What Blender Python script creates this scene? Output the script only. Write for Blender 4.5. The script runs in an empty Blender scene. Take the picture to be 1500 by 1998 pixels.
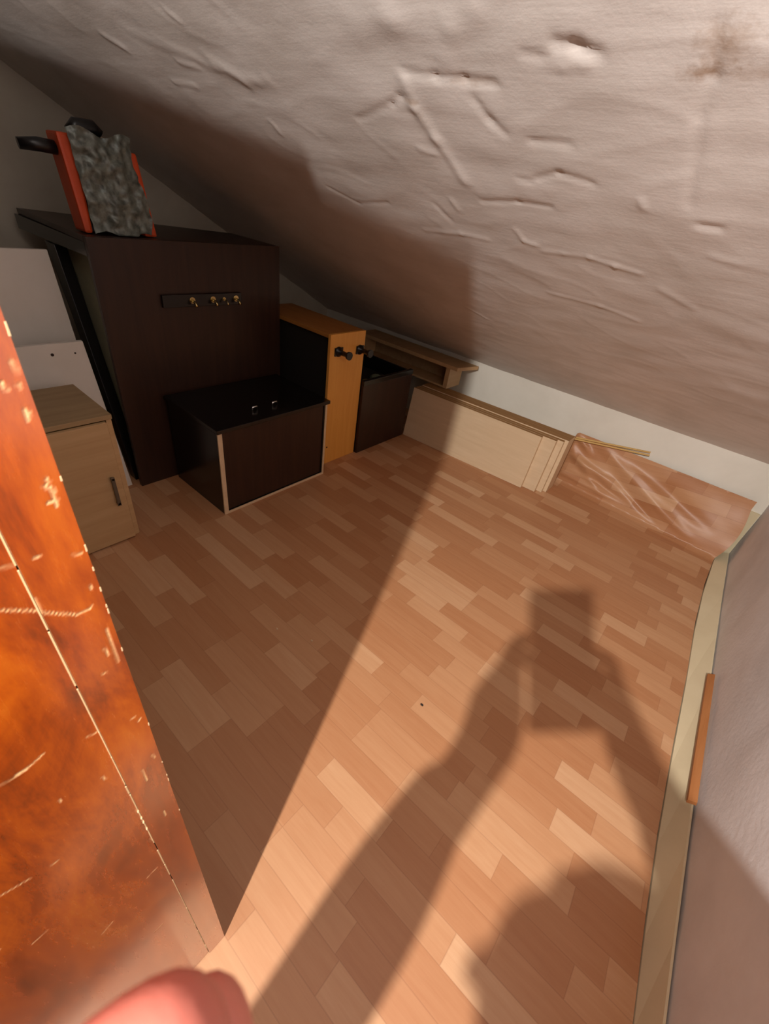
import bpy, bmesh, math, random
from mathutils import Vector, Matrix, noise
random.seed(7)
S = 1.25          # metres per modelling unit (the camera stands one unit above the floor)
scene = bpy.context.scene
C = scene.collection

# ------------------------------------------------------------------ camera
CAMH = 1.0
RIGHT = Vector((0.75131822, 0.64561937, 0.13673535))
DOWN = Vector((0.46615924, -0.37252799, -0.8024453))
FWD = Vector((-0.46713649, 0.66663222, -0.58084851))
FWD.normalize(); RIGHT = (RIGHT - FWD * RIGHT.dot(FWD)).normalized(); UP = RIGHT.cross(FWD)
cam_d = bpy.data.cameras.new('camera'); cam = bpy.data.objects.new('camera', cam_d); C.objects.link(cam)
m = Matrix((RIGHT, UP, -FWD)).transposed().to_4x4(); m.translation = Vector((0, 0, CAMH * S)); cam.matrix_world = m
cam_d.sensor_fit = 'AUTO'; cam_d.sensor_width = 36.0; cam_d.lens = 834.0 * 36.0 / 1998.0
cam_d.clip_start = 0.004; cam_d.clip_end = 50
cam_d.dof.use_dof = True; cam_d.dof.focus_distance = 1.6; cam_d.dof.aperture_fstop = 15.0
scene.camera = cam
# ------------------------------------------------------------------ world, lamp, exposure
scene.view_settings.view_transform = 'Standard'; scene.view_settings.look = 'None'
scene.view_settings.gamma = 1.0; scene.view_settings.use_curve_mapping = False
scene.view_settings.exposure = 0.0
w = bpy.data.worlds.new('world'); scene.world = w; w.use_nodes = True
w.node_tree.nodes['Background'].inputs[0].default_value = (0.02, 0.02, 0.025, 1)
w.node_tree.nodes['Background'].inputs[1].default_value = 0.3
LAMP = (0.045, -0.545, 1.443)
ld = bpy.data.lights.new('bulb_light', 'POINT'); lo = bpy.data.objects.new('bulb_light', ld); C.objects.link(lo)
lo.location = Vector(LAMP) * S; ld.energy = 205; ld.shadow_soft_size = 0.014; ld.color = (1.0, 0.94, 0.875)

# ------------------------------------------------------------------ helpers
def P(x, y, h): return Vector((x, y, h)) * S
WORLD = {}
def lin(c):
    return tuple(((v / 255) / 12.92 if v / 255 <= .04045 else ((v / 255 + .055) / 1.055) ** 2.4) for v in c)
def quad(bm, pts, mi=0):
    f = bm.faces.new([bm.verts.new(p) for p in pts]); f.material_index = mi; return f
def hexa(bm, b, t, bevel=0.0015, mi=0):
    """eight-cornered board from four bottom and four top corners (modelling units)"""
    tmp = bmesh.new()
    vb = [tmp.verts.new(P(*p)) for p in b]; vt = [tmp.verts.new(P(*p)) for p in t]
    tmp.faces.new(vb[::-1]); tmp.faces.new(vt)
    for i in range(4):
        j = (i + 1) % 4; tmp.faces.new((vb[i], vb[j], vt[j], vt[i]))
    bmesh.ops.recalc_face_normals(tmp, faces=tmp.faces)
    if bevel: bmesh.ops.bevel(tmp, geom=tmp.edges[:], offset=bevel, segments=2, affect='EDGES', profile=.6)
    for f in tmp.faces: f.material_index = mi
    me = bpy.data.meshes.new('t'); tmp.to_mesh(me); tmp.free(); bm.from_mesh(me); bpy.data.meshes.remove(me)
def box(bm, x0, x1, y0, y1, z0, z1, bevel=0.0015, mi=0):
    hexa(bm, [(x0, y0, z0), (x1, y0, z0), (x1, y1, z0), (x0, y1, z0)], [(x0, y0, z1), (x1, y0, z1), (x1, y1, z1), (x0, y1, z1)], bevel, mi)
def tube(bm, pts, radii, n=12, cap=True, mi=0):
    """swept round bar through points given in modelling units"""
    pts = [P(*p) for p in pts]; radii = [r * S for r in (radii if isinstance(radii, (list, tuple)) else [radii] * len(pts))]
    rings = []; ref = Vector((0, 0, 1))
    for i, p in enumerate(pts):
        d = (pts[min(i + 1, len(pts) - 1)] - pts[max(i - 1, 0)]).normalized()
        if abs(d.dot(ref)) > .95: ref = Vector((1, 0, 0))
        a = d.cross(ref).normalized(); b = d.cross(a)
        rings.append([bm.verts.new(p + (a * math.cos(2 * math.pi * k / n) + b * math.sin(2 * math.pi * k / n)) * radii[i]) for k in range(n)])
    fs = []
    for i in range(len(rings) - 1):
        for k in range(n):
            f = bm.faces.new((rings[i][k], rings[i][(k + 1) % n], rings[i + 1][(k + 1) % n], rings[i + 1][k])); f.smooth = True; fs.append(f)
    if cap: fs.append(bm.faces.new(rings[0][::-1])); fs.append(bm.faces.new(rings[-1]))
    for f in fs: f.material_index = mi
def thing(name, label, cat, base, group=None):
    o = bpy.data.objects.new(name, None); C.objects.link(o); o.location = P(*base); o.empty_display_size = .05
    WORLD[o] = Vector(o.location); o['label'] = label; o['category'] = cat
    if group: o['group'] = group
    return o
def obj(name, bm, mat, parent=None, recalc=False):
    off = WORLD[parent] if parent else Vector((0, 0, 0))
    if parent is None:
        co = [v.co for v in bm.verts]
        off = Vector((sum(c.x for c in co) / len(co), sum(c.y for c in co) / len(co), min(c.z for c in co)))
    if recalc: bmesh.ops.recalc_face_normals(bm, faces=bm.faces)
    bmesh.ops.translate(bm, verts=bm.verts, vec=-off)
    me = bpy.data.meshes.new(name); bm.to_mesh(me); bm.free()
    for mm in (mat if isinstance(mat, (list, tuple)) else [mat]): me.materials.append(mm)
    o = bpy.data.objects.new(name, me); C.objects.link(o)
    if parent: o.parent = parent
    else: o.location = off
    WORLD[o] = off; return o
def tag(o, label, cat, group=None):
    o['label'] = label; o['category'] = cat
    if group: o['group'] = group
    return o
def struct(name, bm, mat, label=None, cat=None):
    o = obj(name, bm, mat); o['kind'] = 'structure'
    if label: o['label'] = label; o['category'] = cat
    return o
def B(): return bmesh.new()

# ------------------------------------------------------------------ materials
class NT:
    def __init__(s, name):
        s.m = bpy.data.materials.new(name); s.m.use_nodes = True; s.t = s.m.node_tree; s.t.nodes.clear()
        s.out = s.n('ShaderNodeOutputMaterial'); s.b = s.n('ShaderNodeBsdfPrincipled'); s.l(s.b.outputs[0], s.out.inputs[0])
    def n(s, k, **kw):
        x = s.t.nodes.new(k)
        for a, v in kw.items(): setattr(x, a, v)
        return x
    def l(s, a, b): s.t.links.new(a, b)
    def noise(s, vec, scale, detail=4, rough=.6, dist=0):
        x = s.n('ShaderNodeTexNoise'); x.inputs['Scale'].default_value = scale; x.inputs['Detail'].default_value = detail
        x.inputs['Roughness'].default_value = rough; x.inputs['Distortion'].default_value = dist
        if vec: s.l(vec, x.inputs['Vector'])
        return x.outputs['Fac']
    def mapping(s, vec, sc=(1, 1, 1), loc=(0, 0, 0)):
        x = s.n('ShaderNodeMapping'); x.inputs['Scale'].default_value = sc; x.inputs['Location'].default_value = loc; s.l(vec, x.inputs['Vector']); return x.outputs[0]
    def ramp(s, fac, stops):
        x = s.n('ShaderNodeValToRGB'); e = x.color_ramp.elements
        while len(e) > 1: e.remove(e[-1])
        e[0].position = stops[0][0]; e[0].color = (*stops[0][1], 1)
        for p, c in stops[1:]:
            k = e.new(p); k.color = (*c, 1)
        s.l(fac, x.inputs[0]); return x.outputs[0]
    def math(s, op, a, b=None, clamp=False):
        x = s.n('ShaderNodeMath', operation=op); x.use_clamp = clamp
        for i, v in enumerate((a, b)):
            if v is None: continue
            if isinstance(v, (int, float)): x.inputs[i].default_value = v
            else: s.l(v, x.inputs[i])
        return x.outputs[0]
    def mix(s, fac, a, b, kind='MIX'):
        x = s.n('ShaderNodeMix', data_type='RGBA', blend_type=kind)
        if isinstance(fac, (int, float)): x.inputs[0].default_value = fac
        else: s.l(fac, x.inputs[0])
        for i, v in ((6, a), (7, b)):
            if isinstance(v, tuple): x.inputs[i].default_value = (*v, 1)
            else: s.l(v, x.inputs[i])
        return x.outputs[2]
    def bump(s, h, strength, dist=.002):
        x = s.n('ShaderNodeBump'); x.inputs['Strength'].default_value = strength; x.inputs['Distance'].default_value = dist
        s.l(h, x.inputs['Height']); s.l(x.outputs[0], s.b.inputs['Normal']); return x
    def coord(s, kind='Object'): return s.n('ShaderNodeTexCoord').outputs[kind]
    def set(s, **kw):
        for k, v in kw.items():
            i = s.b.inputs[k.replace('_', ' ')]
            if isinstance(v, (int, float)): i.default_value = v
            elif isinstance(v, tuple): i.default_value = (*v, 1) if len(i.default_value) == 4 else v
            else: s.l(v, i)
def plaster(name, c1, c2, rough=.6, bump=.25, sc=14, spec=.4, stains=()):
    k = NT(name); co = k.n('ShaderNodeNewGeometry').outputs['Position']
    a = k.noise(co, 3.2, 5, .6, .4); b = k.noise(co, sc * 6, 3, .6)
    st = k.noise(k.mapping(co, (9, 60, 60)), 1.0, 3, .6)
    col = k.mix(k.ramp(a, [(.35, (0, 0, 0)), (.68, (1, 1, 1))]), c1, c2)
    h = k.math('ADD', b, k.math('MULTIPLY', st, 1.2))
    for px, py, rx, ry, am_ in stains:
        d = k.n('ShaderNodeVectorMath', operation='MULTIPLY_ADD'); k.l(co, d.inputs[0]); d.inputs[1].default_value = (1 / (rx * S), 1 / (ry * S), 0); d.inputs[2].default_value = (-px / rx, -py / ry, 0)
        ln_ = k.n('ShaderNodeVectorMath', operation='LENGTH'); k.l(d.outputs[0], ln_.inputs[0])
        v_ = k.math('MULTIPLY', k.math('SUBTRACT', 1.0, k.math('ADD', ln_.outputs['Value'], k.math('MULTIPLY', k.math('SUBTRACT', b, .5), 1.6)), True), am_, True)
        col = k.mix(v_, col, lin((150, 112, 74)))
    k.bump(h, bump, .0015); k.set(Base_Color=col, Roughness=rough, Specular_IOR_Level=spec); return k.m
def wood(name, c1, c2, rough=.45, axis=0, sc=1.0, spec=.4, bump=.08, coat=0):
    k = NT(name); co = k.n('ShaderNodeNewGeometry').outputs['Position']
    s = [34 * sc] * 3; s[axis] = 2.6 * sc
    f = k.noise(k.mapping(co, tuple(s)), 1.0, 5, .62, .6); g = k.noise(k.mapping(co, tuple(v * 5 for v in s)), 1.0, 2, .5)
    col = k.mix(k.ramp(f, [(.3, (0, 0, 0)), (.7, (1, 1, 1))]), c1, c2)
    k.bump(g, bump, .001); k.set(Base_Color=col, Roughness=rough, Specular_IOR_Level=spec, Coat_Weight=coat, Coat_Roughness=.2); return k.m
def plain(name, c, rough=.5, metal=0.0, spec=.5, var=.12, sc=30):
    k = NT(name); co = k.n('ShaderNodeNewGeometry').outputs['Position']
    f = k.noise(co, sc, 4); col = k.mix(k.ramp(f, [(.3, (0, 0, 0)), (.7, (1, 1, 1))]), c, tuple(v * (1 - var) for v in c))
    k.bump(f, .06, .001); k.set(Base_Color=col, Roughness=rough, Metallic=metal, Specular_IOR_Level=spec); return k.m

M_ceil = plaster('painted_ceiling', lin((222, 214, 209)), lin((204, 195, 188)), .42, .25, 14, .4, [(-.160, .675, .035, .030, .55), (-.178, .700, .03, .012, .5), (-.12, .70, .07, .012, .3), (-.60, .735, .02, .006, .5), (-.47, .71, .06, .008, .35)])
M_gable = plaster('gable_plaster', lin((212, 206, 190)), lin((198, 190, 174)), .8, .2)
M_knee = plaster('knee_wall_paint', lin((240, 237, 226)), lin((230, 226, 214)), .75, .12)
M_right = plaster('right_wall_plaster', lin((238, 235, 236)), lin((220, 216, 216)), .75, .5, 9)
M_cream = plaster('cream_board', lin((228, 214, 180)), lin((218, 203, 168)), .5, .08)
M_outer = plaster('landing_paint', lin((78, 46, 26)), lin((66, 40, 22)), .8, .1)
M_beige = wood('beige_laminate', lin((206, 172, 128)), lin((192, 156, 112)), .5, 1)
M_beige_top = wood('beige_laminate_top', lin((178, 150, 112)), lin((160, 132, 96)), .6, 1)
M_panel = wood('pale_panel_laminate', lin((226, 200, 166)), lin((216, 188, 152)), .5, 0)
M_chip = wood('raw_board_edge', lin((176, 134, 84)), lin((150, 108, 62)), .75, 0, 2)
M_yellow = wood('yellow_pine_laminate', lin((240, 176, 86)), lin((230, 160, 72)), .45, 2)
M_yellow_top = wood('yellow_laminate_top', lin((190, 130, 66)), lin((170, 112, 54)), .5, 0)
M_dark = wood('dark_brown_veneer', lin((60, 38, 28)), lin((46, 29, 22)), .35, 2)
M_black = plain('black_gloss', lin((24, 21, 20)), .22, 0, .5)
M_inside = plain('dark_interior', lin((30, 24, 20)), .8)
M_white = plaster('white_melamine', lin((236, 230, 222)), lin((226, 220, 210)), .5, .05)
M_green = plain('grey_green_hardboard', lin((172, 174, 148)), .8)
M_brass = plain('brass', lin((206, 186, 130)), .2, 1.0)
M_chrome = plain('chrome', lin((220, 220, 220)), .15, 1.0)
M_grey = plain('grey_metal', lin((120, 112, 100)), .4, .6)
M_plastic = plain('black_plastic', lin((20, 20, 22)), .35)
M_orange = plain('orange_plastic', lin((214, 78, 30)), .45)
M_bag = plain('silvery_plastic_film', lin((128, 136, 128)), .4, .15, .6, .7, 45)
M_lath = wood('pale_lath', lin((222, 186, 120)), lin((206, 168, 100)), .55, 0)
M_slat = wood('brown_slat_wood', lin((190, 128, 78)), lin((172, 110, 62)), .6, 1)
M_paper = plain('crumpled_paper', lin((190, 170, 100)), .8)
M_paper2 = plain('greenish_paper', lin((110, 126, 104)), .8)
M_crumb = plain('pale_crumb', lin((226, 196, 160)), .8)
M_speck = plain('dark_speck', lin((40, 26, 20)), .8)
M_sweater = plain('dark_knit', lin((52, 56, 70)), .95, 0, .2, .3, 90)
M_trousers = plain('blue_denim', lin((44, 54, 80)), .95, 0, .2, .3, 120)
M_hair = plain('brown_hair', lin((58, 40, 28)), .6, 0, .4, .4, 80)
M_shoe = plain('grey_sock', lin((90, 90, 92)), .95)
M_lamp = plain('white_lamp_plastic', lin((230, 228, 220)), .4)
k = NT('skin'); co = k.n('ShaderNodeNewGeometry').outputs['Position']
f = k.noise(co, 55, 4); k.set(Base_Color=k.mix(f, lin((184, 112, 96)), lin((160, 84, 74))), Roughness=.5, Subsurface_Weight=.15, Subsurface_Radius=(1, .3, .15), Subsurface_Scale=.006)
k.bump(k.noise(co, 900, 3), .15, .0004); M_skin = k.m
M_nail = plain('fingernail', lin((224, 142, 130)), .3)
M_eye = plain('eye_white', lin((230, 226, 220)), .2)
M_lip = plain('lip', lin((170, 84, 76)), .5)

# varnished door: colour attribute 'wear' (r) marks the scratches and chips that were drawn on its face
k = NT('scratched_varnish'); co = k.n('ShaderNodeNewGeometry').outputs['Position']
a = k.noise(k.mapping(co, (9, 14, 5)), 1.0, 6, .65, .8); b2 = k.noise(k.mapping(co, (30, 120, 18)), 1.0, 5, .7)
col = k.ramp(k.math('ADD', k.math('MULTIPLY', a, .75), k.math('MULTIPLY', b2, .25)),
             [(.34, lin((96, 38, 8))), (.46, lin((146, 60, 10))), (.56, lin((172, 78, 12))), (.68, lin((188, 96, 20)))])
at = k.n('ShaderNodeAttribute', attribute_name='wear'); sep = k.n('ShaderNodeSeparateColor'); k.l(at.outputs['Color'], sep.inputs[0])
wr = k.math('MULTIPLY', sep.outputs[0], k.ramp(k.noise(co, 420, 3), [(.3, (.45, .45, .45)), (.6, (1, 1, 1))]), True)
k.set(Base_Color=k.mix(wr, col, lin((236, 196, 140))), Roughness=k.math('ADD', k.math('MULTIPLY', wr, .35), k.math('ADD', k.math('MULTIPLY', b2, .12), .20)), Coat_Weight=1.0, Coat_Roughness=.16, Coat_IOR=1.65)
k.bump(k.math('SUBTRACT', k.math('MULTIPLY', b2, .4), sep.outputs[0]), .35, .0006); M_door = k.m
M_core = plain('raw_door_core', lin((214, 182, 140)), .7)

# printed vinyl: plank tones live in the face colour attribute of the sheet
k = NT('plank_print_vinyl')
at = k.n('ShaderNodeAttribute', attribute_name='plank'); sep = k.n('ShaderNodeSeparateColor'); k.l(at.outputs['Color'], sep.inputs[0])
uv = k.n('ShaderNodeUVMap', uv_map='flat').outputs[0]; cell = k.n('ShaderNodeUVMap', uv_map='cell').outputs[0]
cmb = k.n('ShaderNodeCombineXYZ'); k.l(sep.outputs[1], cmb.inputs[2])
add = k.n('ShaderNodeVectorMath', operation='MULTIPLY_ADD'); k.l(cmb.outputs[0], add.inputs[0]); add.inputs[1].default_value = (0, 0, 40); k.l(uv, add.inputs[2])
g1 = k.noise(k.mapping(add.outputs[0], (5, 70, 1)), 1.0, 5, .6, .7); g2 = k.noise(k.mapping(add.outputs[0], (16, 260, 1)), 1.0, 3, .6)
tone = k.math('ADD', k.math('ADD', .06, k.math('MULTIPLY', sep.outputs[0], .54)), k.math('ADD', k.math('MULTIPLY', g1, .36), k.math('MULTIPLY', g2, .10)))
col = k.ramp(tone, [(.15, lin((176, 118, 78))), (.42, lin((190, 137, 97))), (.65, lin((201, 152, 112))), (.85, lin((210, 166, 128))), (1.0, lin((216, 176, 138)))])
sc = k.n('ShaderNodeSeparateXYZ'); k.l(cell, sc.inputs[0])
def edge(o, wd):
    lo_ = k.math('LESS_THAN', o, wd); hi_ = k.math('GREATER_THAN', o, 1 - wd); return k.math('MAXIMUM', lo_, hi_)
seam = k.math('MAXIMUM', edge(sc.outputs[1], .018), edge(sc.outputs[0], .004))
col = k.mix(k.math('MULTIPLY', seam, .2), col, lin((120, 66, 40)))
k.set(Base_Color=col, Roughness=k.math('ADD', k.math('MULTIPLY', g2, .14), .34), Specular_IOR_Level=.5)
k.bump(k.math('SUBTRACT', k.math('MULTIPLY', g2, .5), k.math('MULTIPLY', seam, .8)), .12, .0006); M_vinyl = k.m

# ------------------------------------------------------------------ geometry constants
KY = 2.08; GX = -2.17
def ceil_h(y): return 1.5416 - 0.547 * y
def wall_x(y): return 0.395 - 0.03 * y
BY = -2.2; LX = 2.2      # the landing behind the camera reaches back to BY and right to LX
# ------------------------------------------------------------------ floor: one continuous printed sheet that curls up at the knee wall
PW = .0525; OFF = .249
SEEN = {1: [(-.436, .5), (-.62, .15), (-.370, .9)], 0: [(-.437, .2), (-.580, .7), (-.85, .5)], 2: [(-.857, .3), (-.615, .62), (-.127, .5), (-.37, .4), (-.006, .8)],
        5: [(-.276, .75), (-.034, .6), (.02, .8), (-.5, .6)], 6: [(-.217, .35), (.162, .6), (-.70, .5), (-.567, .3)], 4: [(-.275, .6), (-.036, .5)], 7: [(-.482, .2), (-.495, .6), (.236, .6), (-.707, .7)],
        8: [(-.49, .5), (-.24, .3)], 10: [(-.146, .7), (-.30, .3)], 11: [(-.147, .2)], 12: [(-.138, .6), (-.52, .7)], 13: [(-.569, .3), (-.301, .8)], 14: [(-.302, .5), (-.534, .8)], 3: [(-.437, .4), (-.13, .3), (.1, .7)]}
def smooth(t): t = max(0, min(1, t)); return t * t * (3 - 2 * t)
XE = [(-1.3, .372), (.41, .359), (.55, .344), (.72, .330), (.97, .316), (1.25, .304), (1.50, .288), (1.77, .282), (2.0, .288), (2.4, .300)]
def xedge(y):
    for (a, xa), (b, xb) in zip(XE, XE[1:]):
        if y <= b: return xa + (xb - xa) * max(0, (y - a) / (b - a))
    return XE[-1][1]
def yfold(x): return min(1.968 + .085 * (.287 - x), 2.035)
RIDG = [((-.30, .235), (.16, .03), .020, .013), ((-.42, .15), (-.18, .10), .016, .013), ((-.18, .21), (.04, .12), .016, .009), ((-.45, .20), (-.20, .02), .020, .010),
        ((-.44, .045), (-.15, .03), .012, .007), ((-.22, .15), (.05, .015), .014, -.009), ((-.05, .20), (.20, .10), .022, -.008), ((-.42, .245), (-.34, .19), .012, .012), ((-.36, .10), (-.1, .05), .012, -.008)]
def segdist(p, a, b):
    ax, ay = a; bx, by = b; dx, dy = bx - ax, by - ay; L = dx * dx + dy * dy
    t = max(0, min(1, ((p[0] - ax) * dx + (p[1] - ay) * dy) / L)); return math.hypot(p[0] - ax - t * dx, p[1] - ay - t * dy), t
RL = .262
def sheet(x, s):
    """flat sheet coordinate (x, s) -> place in the room"""
    yf = yfold(x)
    if s <= yf:
        z = .0025 + .006 * math.exp(-((s - yf) / .010) ** 2) - .0 + .0012 * noise.noise(Vector((x * 3, s * 3, 2)))
        e = xedge(s) - x
        if e < .03: z -= .006 * (1 - e / .03) ** 2 - .0
        return x, s, max(z, .0008) + .003
    t = (s - yf) / RL
    g_ = smooth((x + .475) / .05)
    if g_ <= 0: return x, min(s, KY + .01), .0035
    rise = RL * t; h = .0115 + min(rise, RL) * .95 * (.90 + .10 * smooth(t))
    yy = yf + .012 + (KY - .016 - yf - .012) * (smooth(t) * .45 + t * .55)
    amp = 0
    for a, b, wd, am in RIDG:
        d, tt = segdist((x, rise), a, b); amp += am * math.exp(-(d / wd) ** 2) * math.sin(math.pi * min(1, max(0, .08 + tt * .84)))
    amp += .004 * noise.noise(Vector((x * 9, rise * 12, 5)))
    amp *= smooth(t * 6) * 1.5
    x = x + .020 * math.sin(math.pi * min(1, t * 1.15)) * smooth((x - .12) / .16)
    lim = KY - .004
    return x, min(yy - amp * .9, lim) * g_ + min(s, lim) * (1 - g_), (h + amp * .45) * g_ + .0035 * (1 - g_)
bm = B(); uvf = bm.loops.layers.uv.new('flat'); uvc = bm.loops.layers.uv.new('cell'); colr = bm.loops.layers.color.new('plank')
CX = .01; X0 = -2.17; NX = 254
rows = []
r0 = int(math.floor((-1.25 - OFF) / PW)); r1 = int(math.ceil((KY + .22 - OFF) / PW))
cols = [X0 + i * CX for i in range(NX + 1)]
SV = []; svrow = []
for r in range(r0, r1):
    ys = OFF + r * PW; n = 1 if ys < 1.85 else 9
    for q in range(n): SV.append(ys + PW * q / n); svrow.append(r)
SV.append(OFF + r1 * PW)
TX = cols[-1]
def mapx(i, s):
    x = cols[i]
    if x > 0: x = x / TX * xedge(s)
    return x
grid = []
for s in SV:
    line = []
    for i in range(NX + 1):
        x = mapx(i, s); smax = yfold(x) + RL; ss = min(s, smax)
        line.append(bm.verts.new(P(*sheet(x, ss))))
    grid.append(line)
rowp = {}
rr = random.Random(3)
for r in range(r0, r1):
    pins = sorted((int(round((x - X0) / CX)), t) for x, t in SEEN.get(r, []))
    ends = [-rr.randint(0, 22)]
    pk = [p[0] for p in pins]
    while ends[-1] < NX + 5:
        nx = ends[-1] + rr.choice((17, 20, 22, 25, 28, 31))
        nxt = [p for p in pk if p > ends[-1] + 8]
        if nxt and nx > nxt[0] - 8: nx = nxt[0]
        ends.append(nx)
    tones = []
    last = .5
    for e in ends:
        t = rr.random()
        if abs(t - last) < .22: t = (t + .4) % 1.0
        last = t; tones.append((t ** .85, rr.random()))
    rowp[r] = (ends, tones)
for j in range(len(SV) - 1):
    r = svrow[j]; ends, tones = rowp[r]; s0 = OFF + r * PW; e = 0
    for i in range(NX):
        while ends[e + 1] <= i: e += 1
        vs = (grid[j][i], grid[j][i + 1], grid[j + 1][i + 1], grid[j + 1][i])
        if (vs[0].co - vs[3].co).length < 1e-6 and (vs[1].co - vs[2].co).length < 1e-6: continue
        f = bm.faces.new(vs); f.smooth = True
        L = ends[e + 1] - ends[e]
        for lp, (ii, jj) in zip(f.loops, ((i, j), (i + 1, j), (i + 1, j + 1), (i, j + 1))):
            lp[uvf].uv = (cols[ii] * S, SV[jj] * S); lp[uvc].uv = ((ii - ends[e]) / L, (SV[jj] - s0) / PW); lp[colr] = (tones[e][0], tones[e][1], 0, 1)
struct('floor', bm, M_vinyl)
bm = B(); box(bm, GX - .02, LX, BY - .02, KY + .02, -.06, -.001, 0); struct('trim_1', bm, M_outer)     # bare subfloor under the vinyl

# ------------------------------------------------------------------ sloping ceiling with blisters, creases and cracks in the paint
CREASES = [
 ([(-0.383, 0.675), (-0.356, 0.681)],-3,4), ([(-0.338, 0.667), (-0.314, 0.671), (-0.29, 0.68)],-6,5),
 ([(-0.357, 0.687), (-0.333, 0.693), (-0.307, 0.691), (-0.291, 0.683)],1.6,3),
 ([(-0.586, 0.695), (-0.532, 0.702), (-0.485, 0.706), (-0.437, 0.713)],-4,4), ([(-0.75, 0.774), (-0.645, 0.742), (-0.62, 0.73), (-0.6, 0.732)],-3,2.5),
 ([(-0.595, 0.708), (-0.6, 0.748), (-0.588, 0.802), (-0.569, 0.889)],4,7), ([(-0.48, 0.734), (-0.465, 0.765), (-0.446, 0.786)],-3.5,5),
 ([(-0.404, 0.797), (-0.342, 0.799)],-4,3), ([(-0.448, 0.871), (-0.424, 0.874)],-3,3), ([(-0.413, 0.867), (-0.368, 0.851), (-0.314, 0.864)],-4,3.5),
 ([(-0.548, 0.937), (-0.465, 0.927), (-0.397, 0.928)],-4,3), ([(-0.771, 1.069), (-0.653, 1.053), (-0.583, 1.058)],3,4), ([(-0.494, 1.008), (-0.484, 1.037), (-0.455, 1.043)],3.5,3.5),
 ([(-0.441, 1.059), (-0.393, 1.054), (-0.337, 1.049)],2.5,4), ([(-0.337, 1.049), (-0.285, 1.06), (-0.235, 1.071)],3.5,4), ([(-0.149, 0.918), (-0.121, 0.92)],-5,4),
 ([(-0.464, 1.229), (-0.329, 1.23), (-0.237, 1.255)],3,4), ([(-1.03, 0.967), (-0.958, 1.012), (-0.843, 0.991)],-3,2.5), ([(-1.368, 0.611), (-1.337, 0.632)],4,6),
 ([(-1.273, 0.706), (-1.197, 0.712)],3,4), ([(-1.172, 0.666), (-1.123, 0.677)],3,4), ([(-1.057, 0.59), (-1.046, 0.602)],3,4), ([(-0.238, 0.884), (-0.233, 0.898)],4,3),
 ([(-0.628, 0.946), (-0.622, 0.973)],3,4), ([(-0.637, 0.826), (-0.606, 0.834)],3,4), ([(-0.17, 0.658), (-0.166, 0.705), (-0.173, 0.75), (-0.168, 0.882)],-2.5,5),
 ([(-0.194, 1.108), (-0.131, 1.148)],3,6), ([(-0.682, 0.969), (-0.662, 1.012)],-3,4), ([(-1.034, 0.793), (-1.036, 0.82)],3,4), ([(-1.056, 0.66), (-1.002, 0.707), (-0.93, 0.703)],3,9),
 ([(-1.254, 0.607), (-1.06, 0.678), (-0.962, 0.702)],2,8), ([(-0.124, 0.985), (-0.081, 0.992)],2.5,4), ([(-0.823, 1.46), (-0.757, 1.505)],3,4), ([(-0.503, 0.682), (-0.477, 0.647), (-0.438, 0.628)],3,12),
 ([(-0.633, 0.639), (-0.569, 0.631), (-0.517, 0.645)],3,15)]
cx0, cx1, cy0, cy1, st = GX - .03, .43, .40, KY + .03, .006
nx = int((cx1 - cx0) / st); ny = int((cy1 - cy0) / st)
H = [[0.0] * (nx + 1) for _ in range(ny + 1)]
for j in range(ny + 1):
    for i in range(nx + 1):
        x = cx0 + (cx1 - cx0) * i / nx; y = cy0 + (cy1 - cy0) * j / ny
        v = .0030 * noise.noise(Vector((x * 3.4, y * 5.5, 1))) + .0024 * noise.noise(Vector((x * 8, y * 17, 3))) + .0003 * noise.noise(Vector((x * 24, y * 55, 4)))
        r_ = noise.noise(Vector((x * 5.5 + 3, y * 12, 9))); v += .0006 * max(0, 1 - abs(r_) * 7)
        H[j][i] = v * .9
for pts, am, wd in CREASES:
    wn = max(wd * .0015, .0050)
    for a, b_ in zip(pts, pts[1:]):
        x0_, x1_ = min(a[0], b_[0]) - wn * 3, max(a[0], b_[0]) + wn * 3; y0_, y1_ = min(a[1], b_[1]) - wn * 3, max(a[1], b_[1]) + wn * 3
        for j in range(max(0, int((y0_ - cy0) / st)), min(ny, int((y1_ - cy0) / st) + 1) + 1):
            for i in range(max(0, int((x0_ - cx0) / st)), min(nx, int((x1_ - cx0) / st) + 1) + 1):
                x = cx0 + (cx1 - cx0) * i / nx; y = cy0 + (cy1 - cy0) * j / ny
                d, _ = segdist((x, y), a, b_); H[j][i] += am * .00055 * math.exp(-(d / wn) ** 2)
bm = B(); nrm = Vector((0, -.547, -1)).normalized(); gv = []
for j in range(ny + 1):
    line = []
    for i in range(nx + 1):
        x = cx0 + (cx1 - cx0) * i / nx; y = cy0 + (cy1 - cy0) * j / ny
        line.append(bm.verts.new((Vector((x, y, ceil_h(y))) + nrm * H[j][i]) * S))
    gv.append(line)
for j in range(ny):
    for i in range(nx):
        f = bm.faces.new((gv[j][i], gv[j + 1][i], gv[j + 1][i + 1], gv[j][i + 1])); f.smooth = True
prev = gv[0]
back = [bm.verts.new(P(cx0 + (cx1 - cx0) * i / nx, .02, ceil_h(.02))) for i in range(nx + 1)]
for i in range(nx): bm.faces.new((back[i], gv[0][i], gv[0][i + 1], back[i + 1]))
struct('ceiling', bm, M_ceil)
bm = B(); quad(bm, [P(cx0, BY - .03, ceil_h(BY - .03)), P(cx0, .02, ceil_h(.02)), P(cx1, .02, ceil_h(.02)), P(cx1, BY - .03, ceil_h(BY - .03))])
quad(bm, [P(cx1, BY - .03, ceil_h(BY - .03)), P(cx1, .4, ceil_h(.4)), P(LX + .05, .4, ceil_h(.4)), P(LX + .05, BY - .03, ceil_h(BY - .03))])
struct('ceiling_landing', bm, M_outer)

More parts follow.
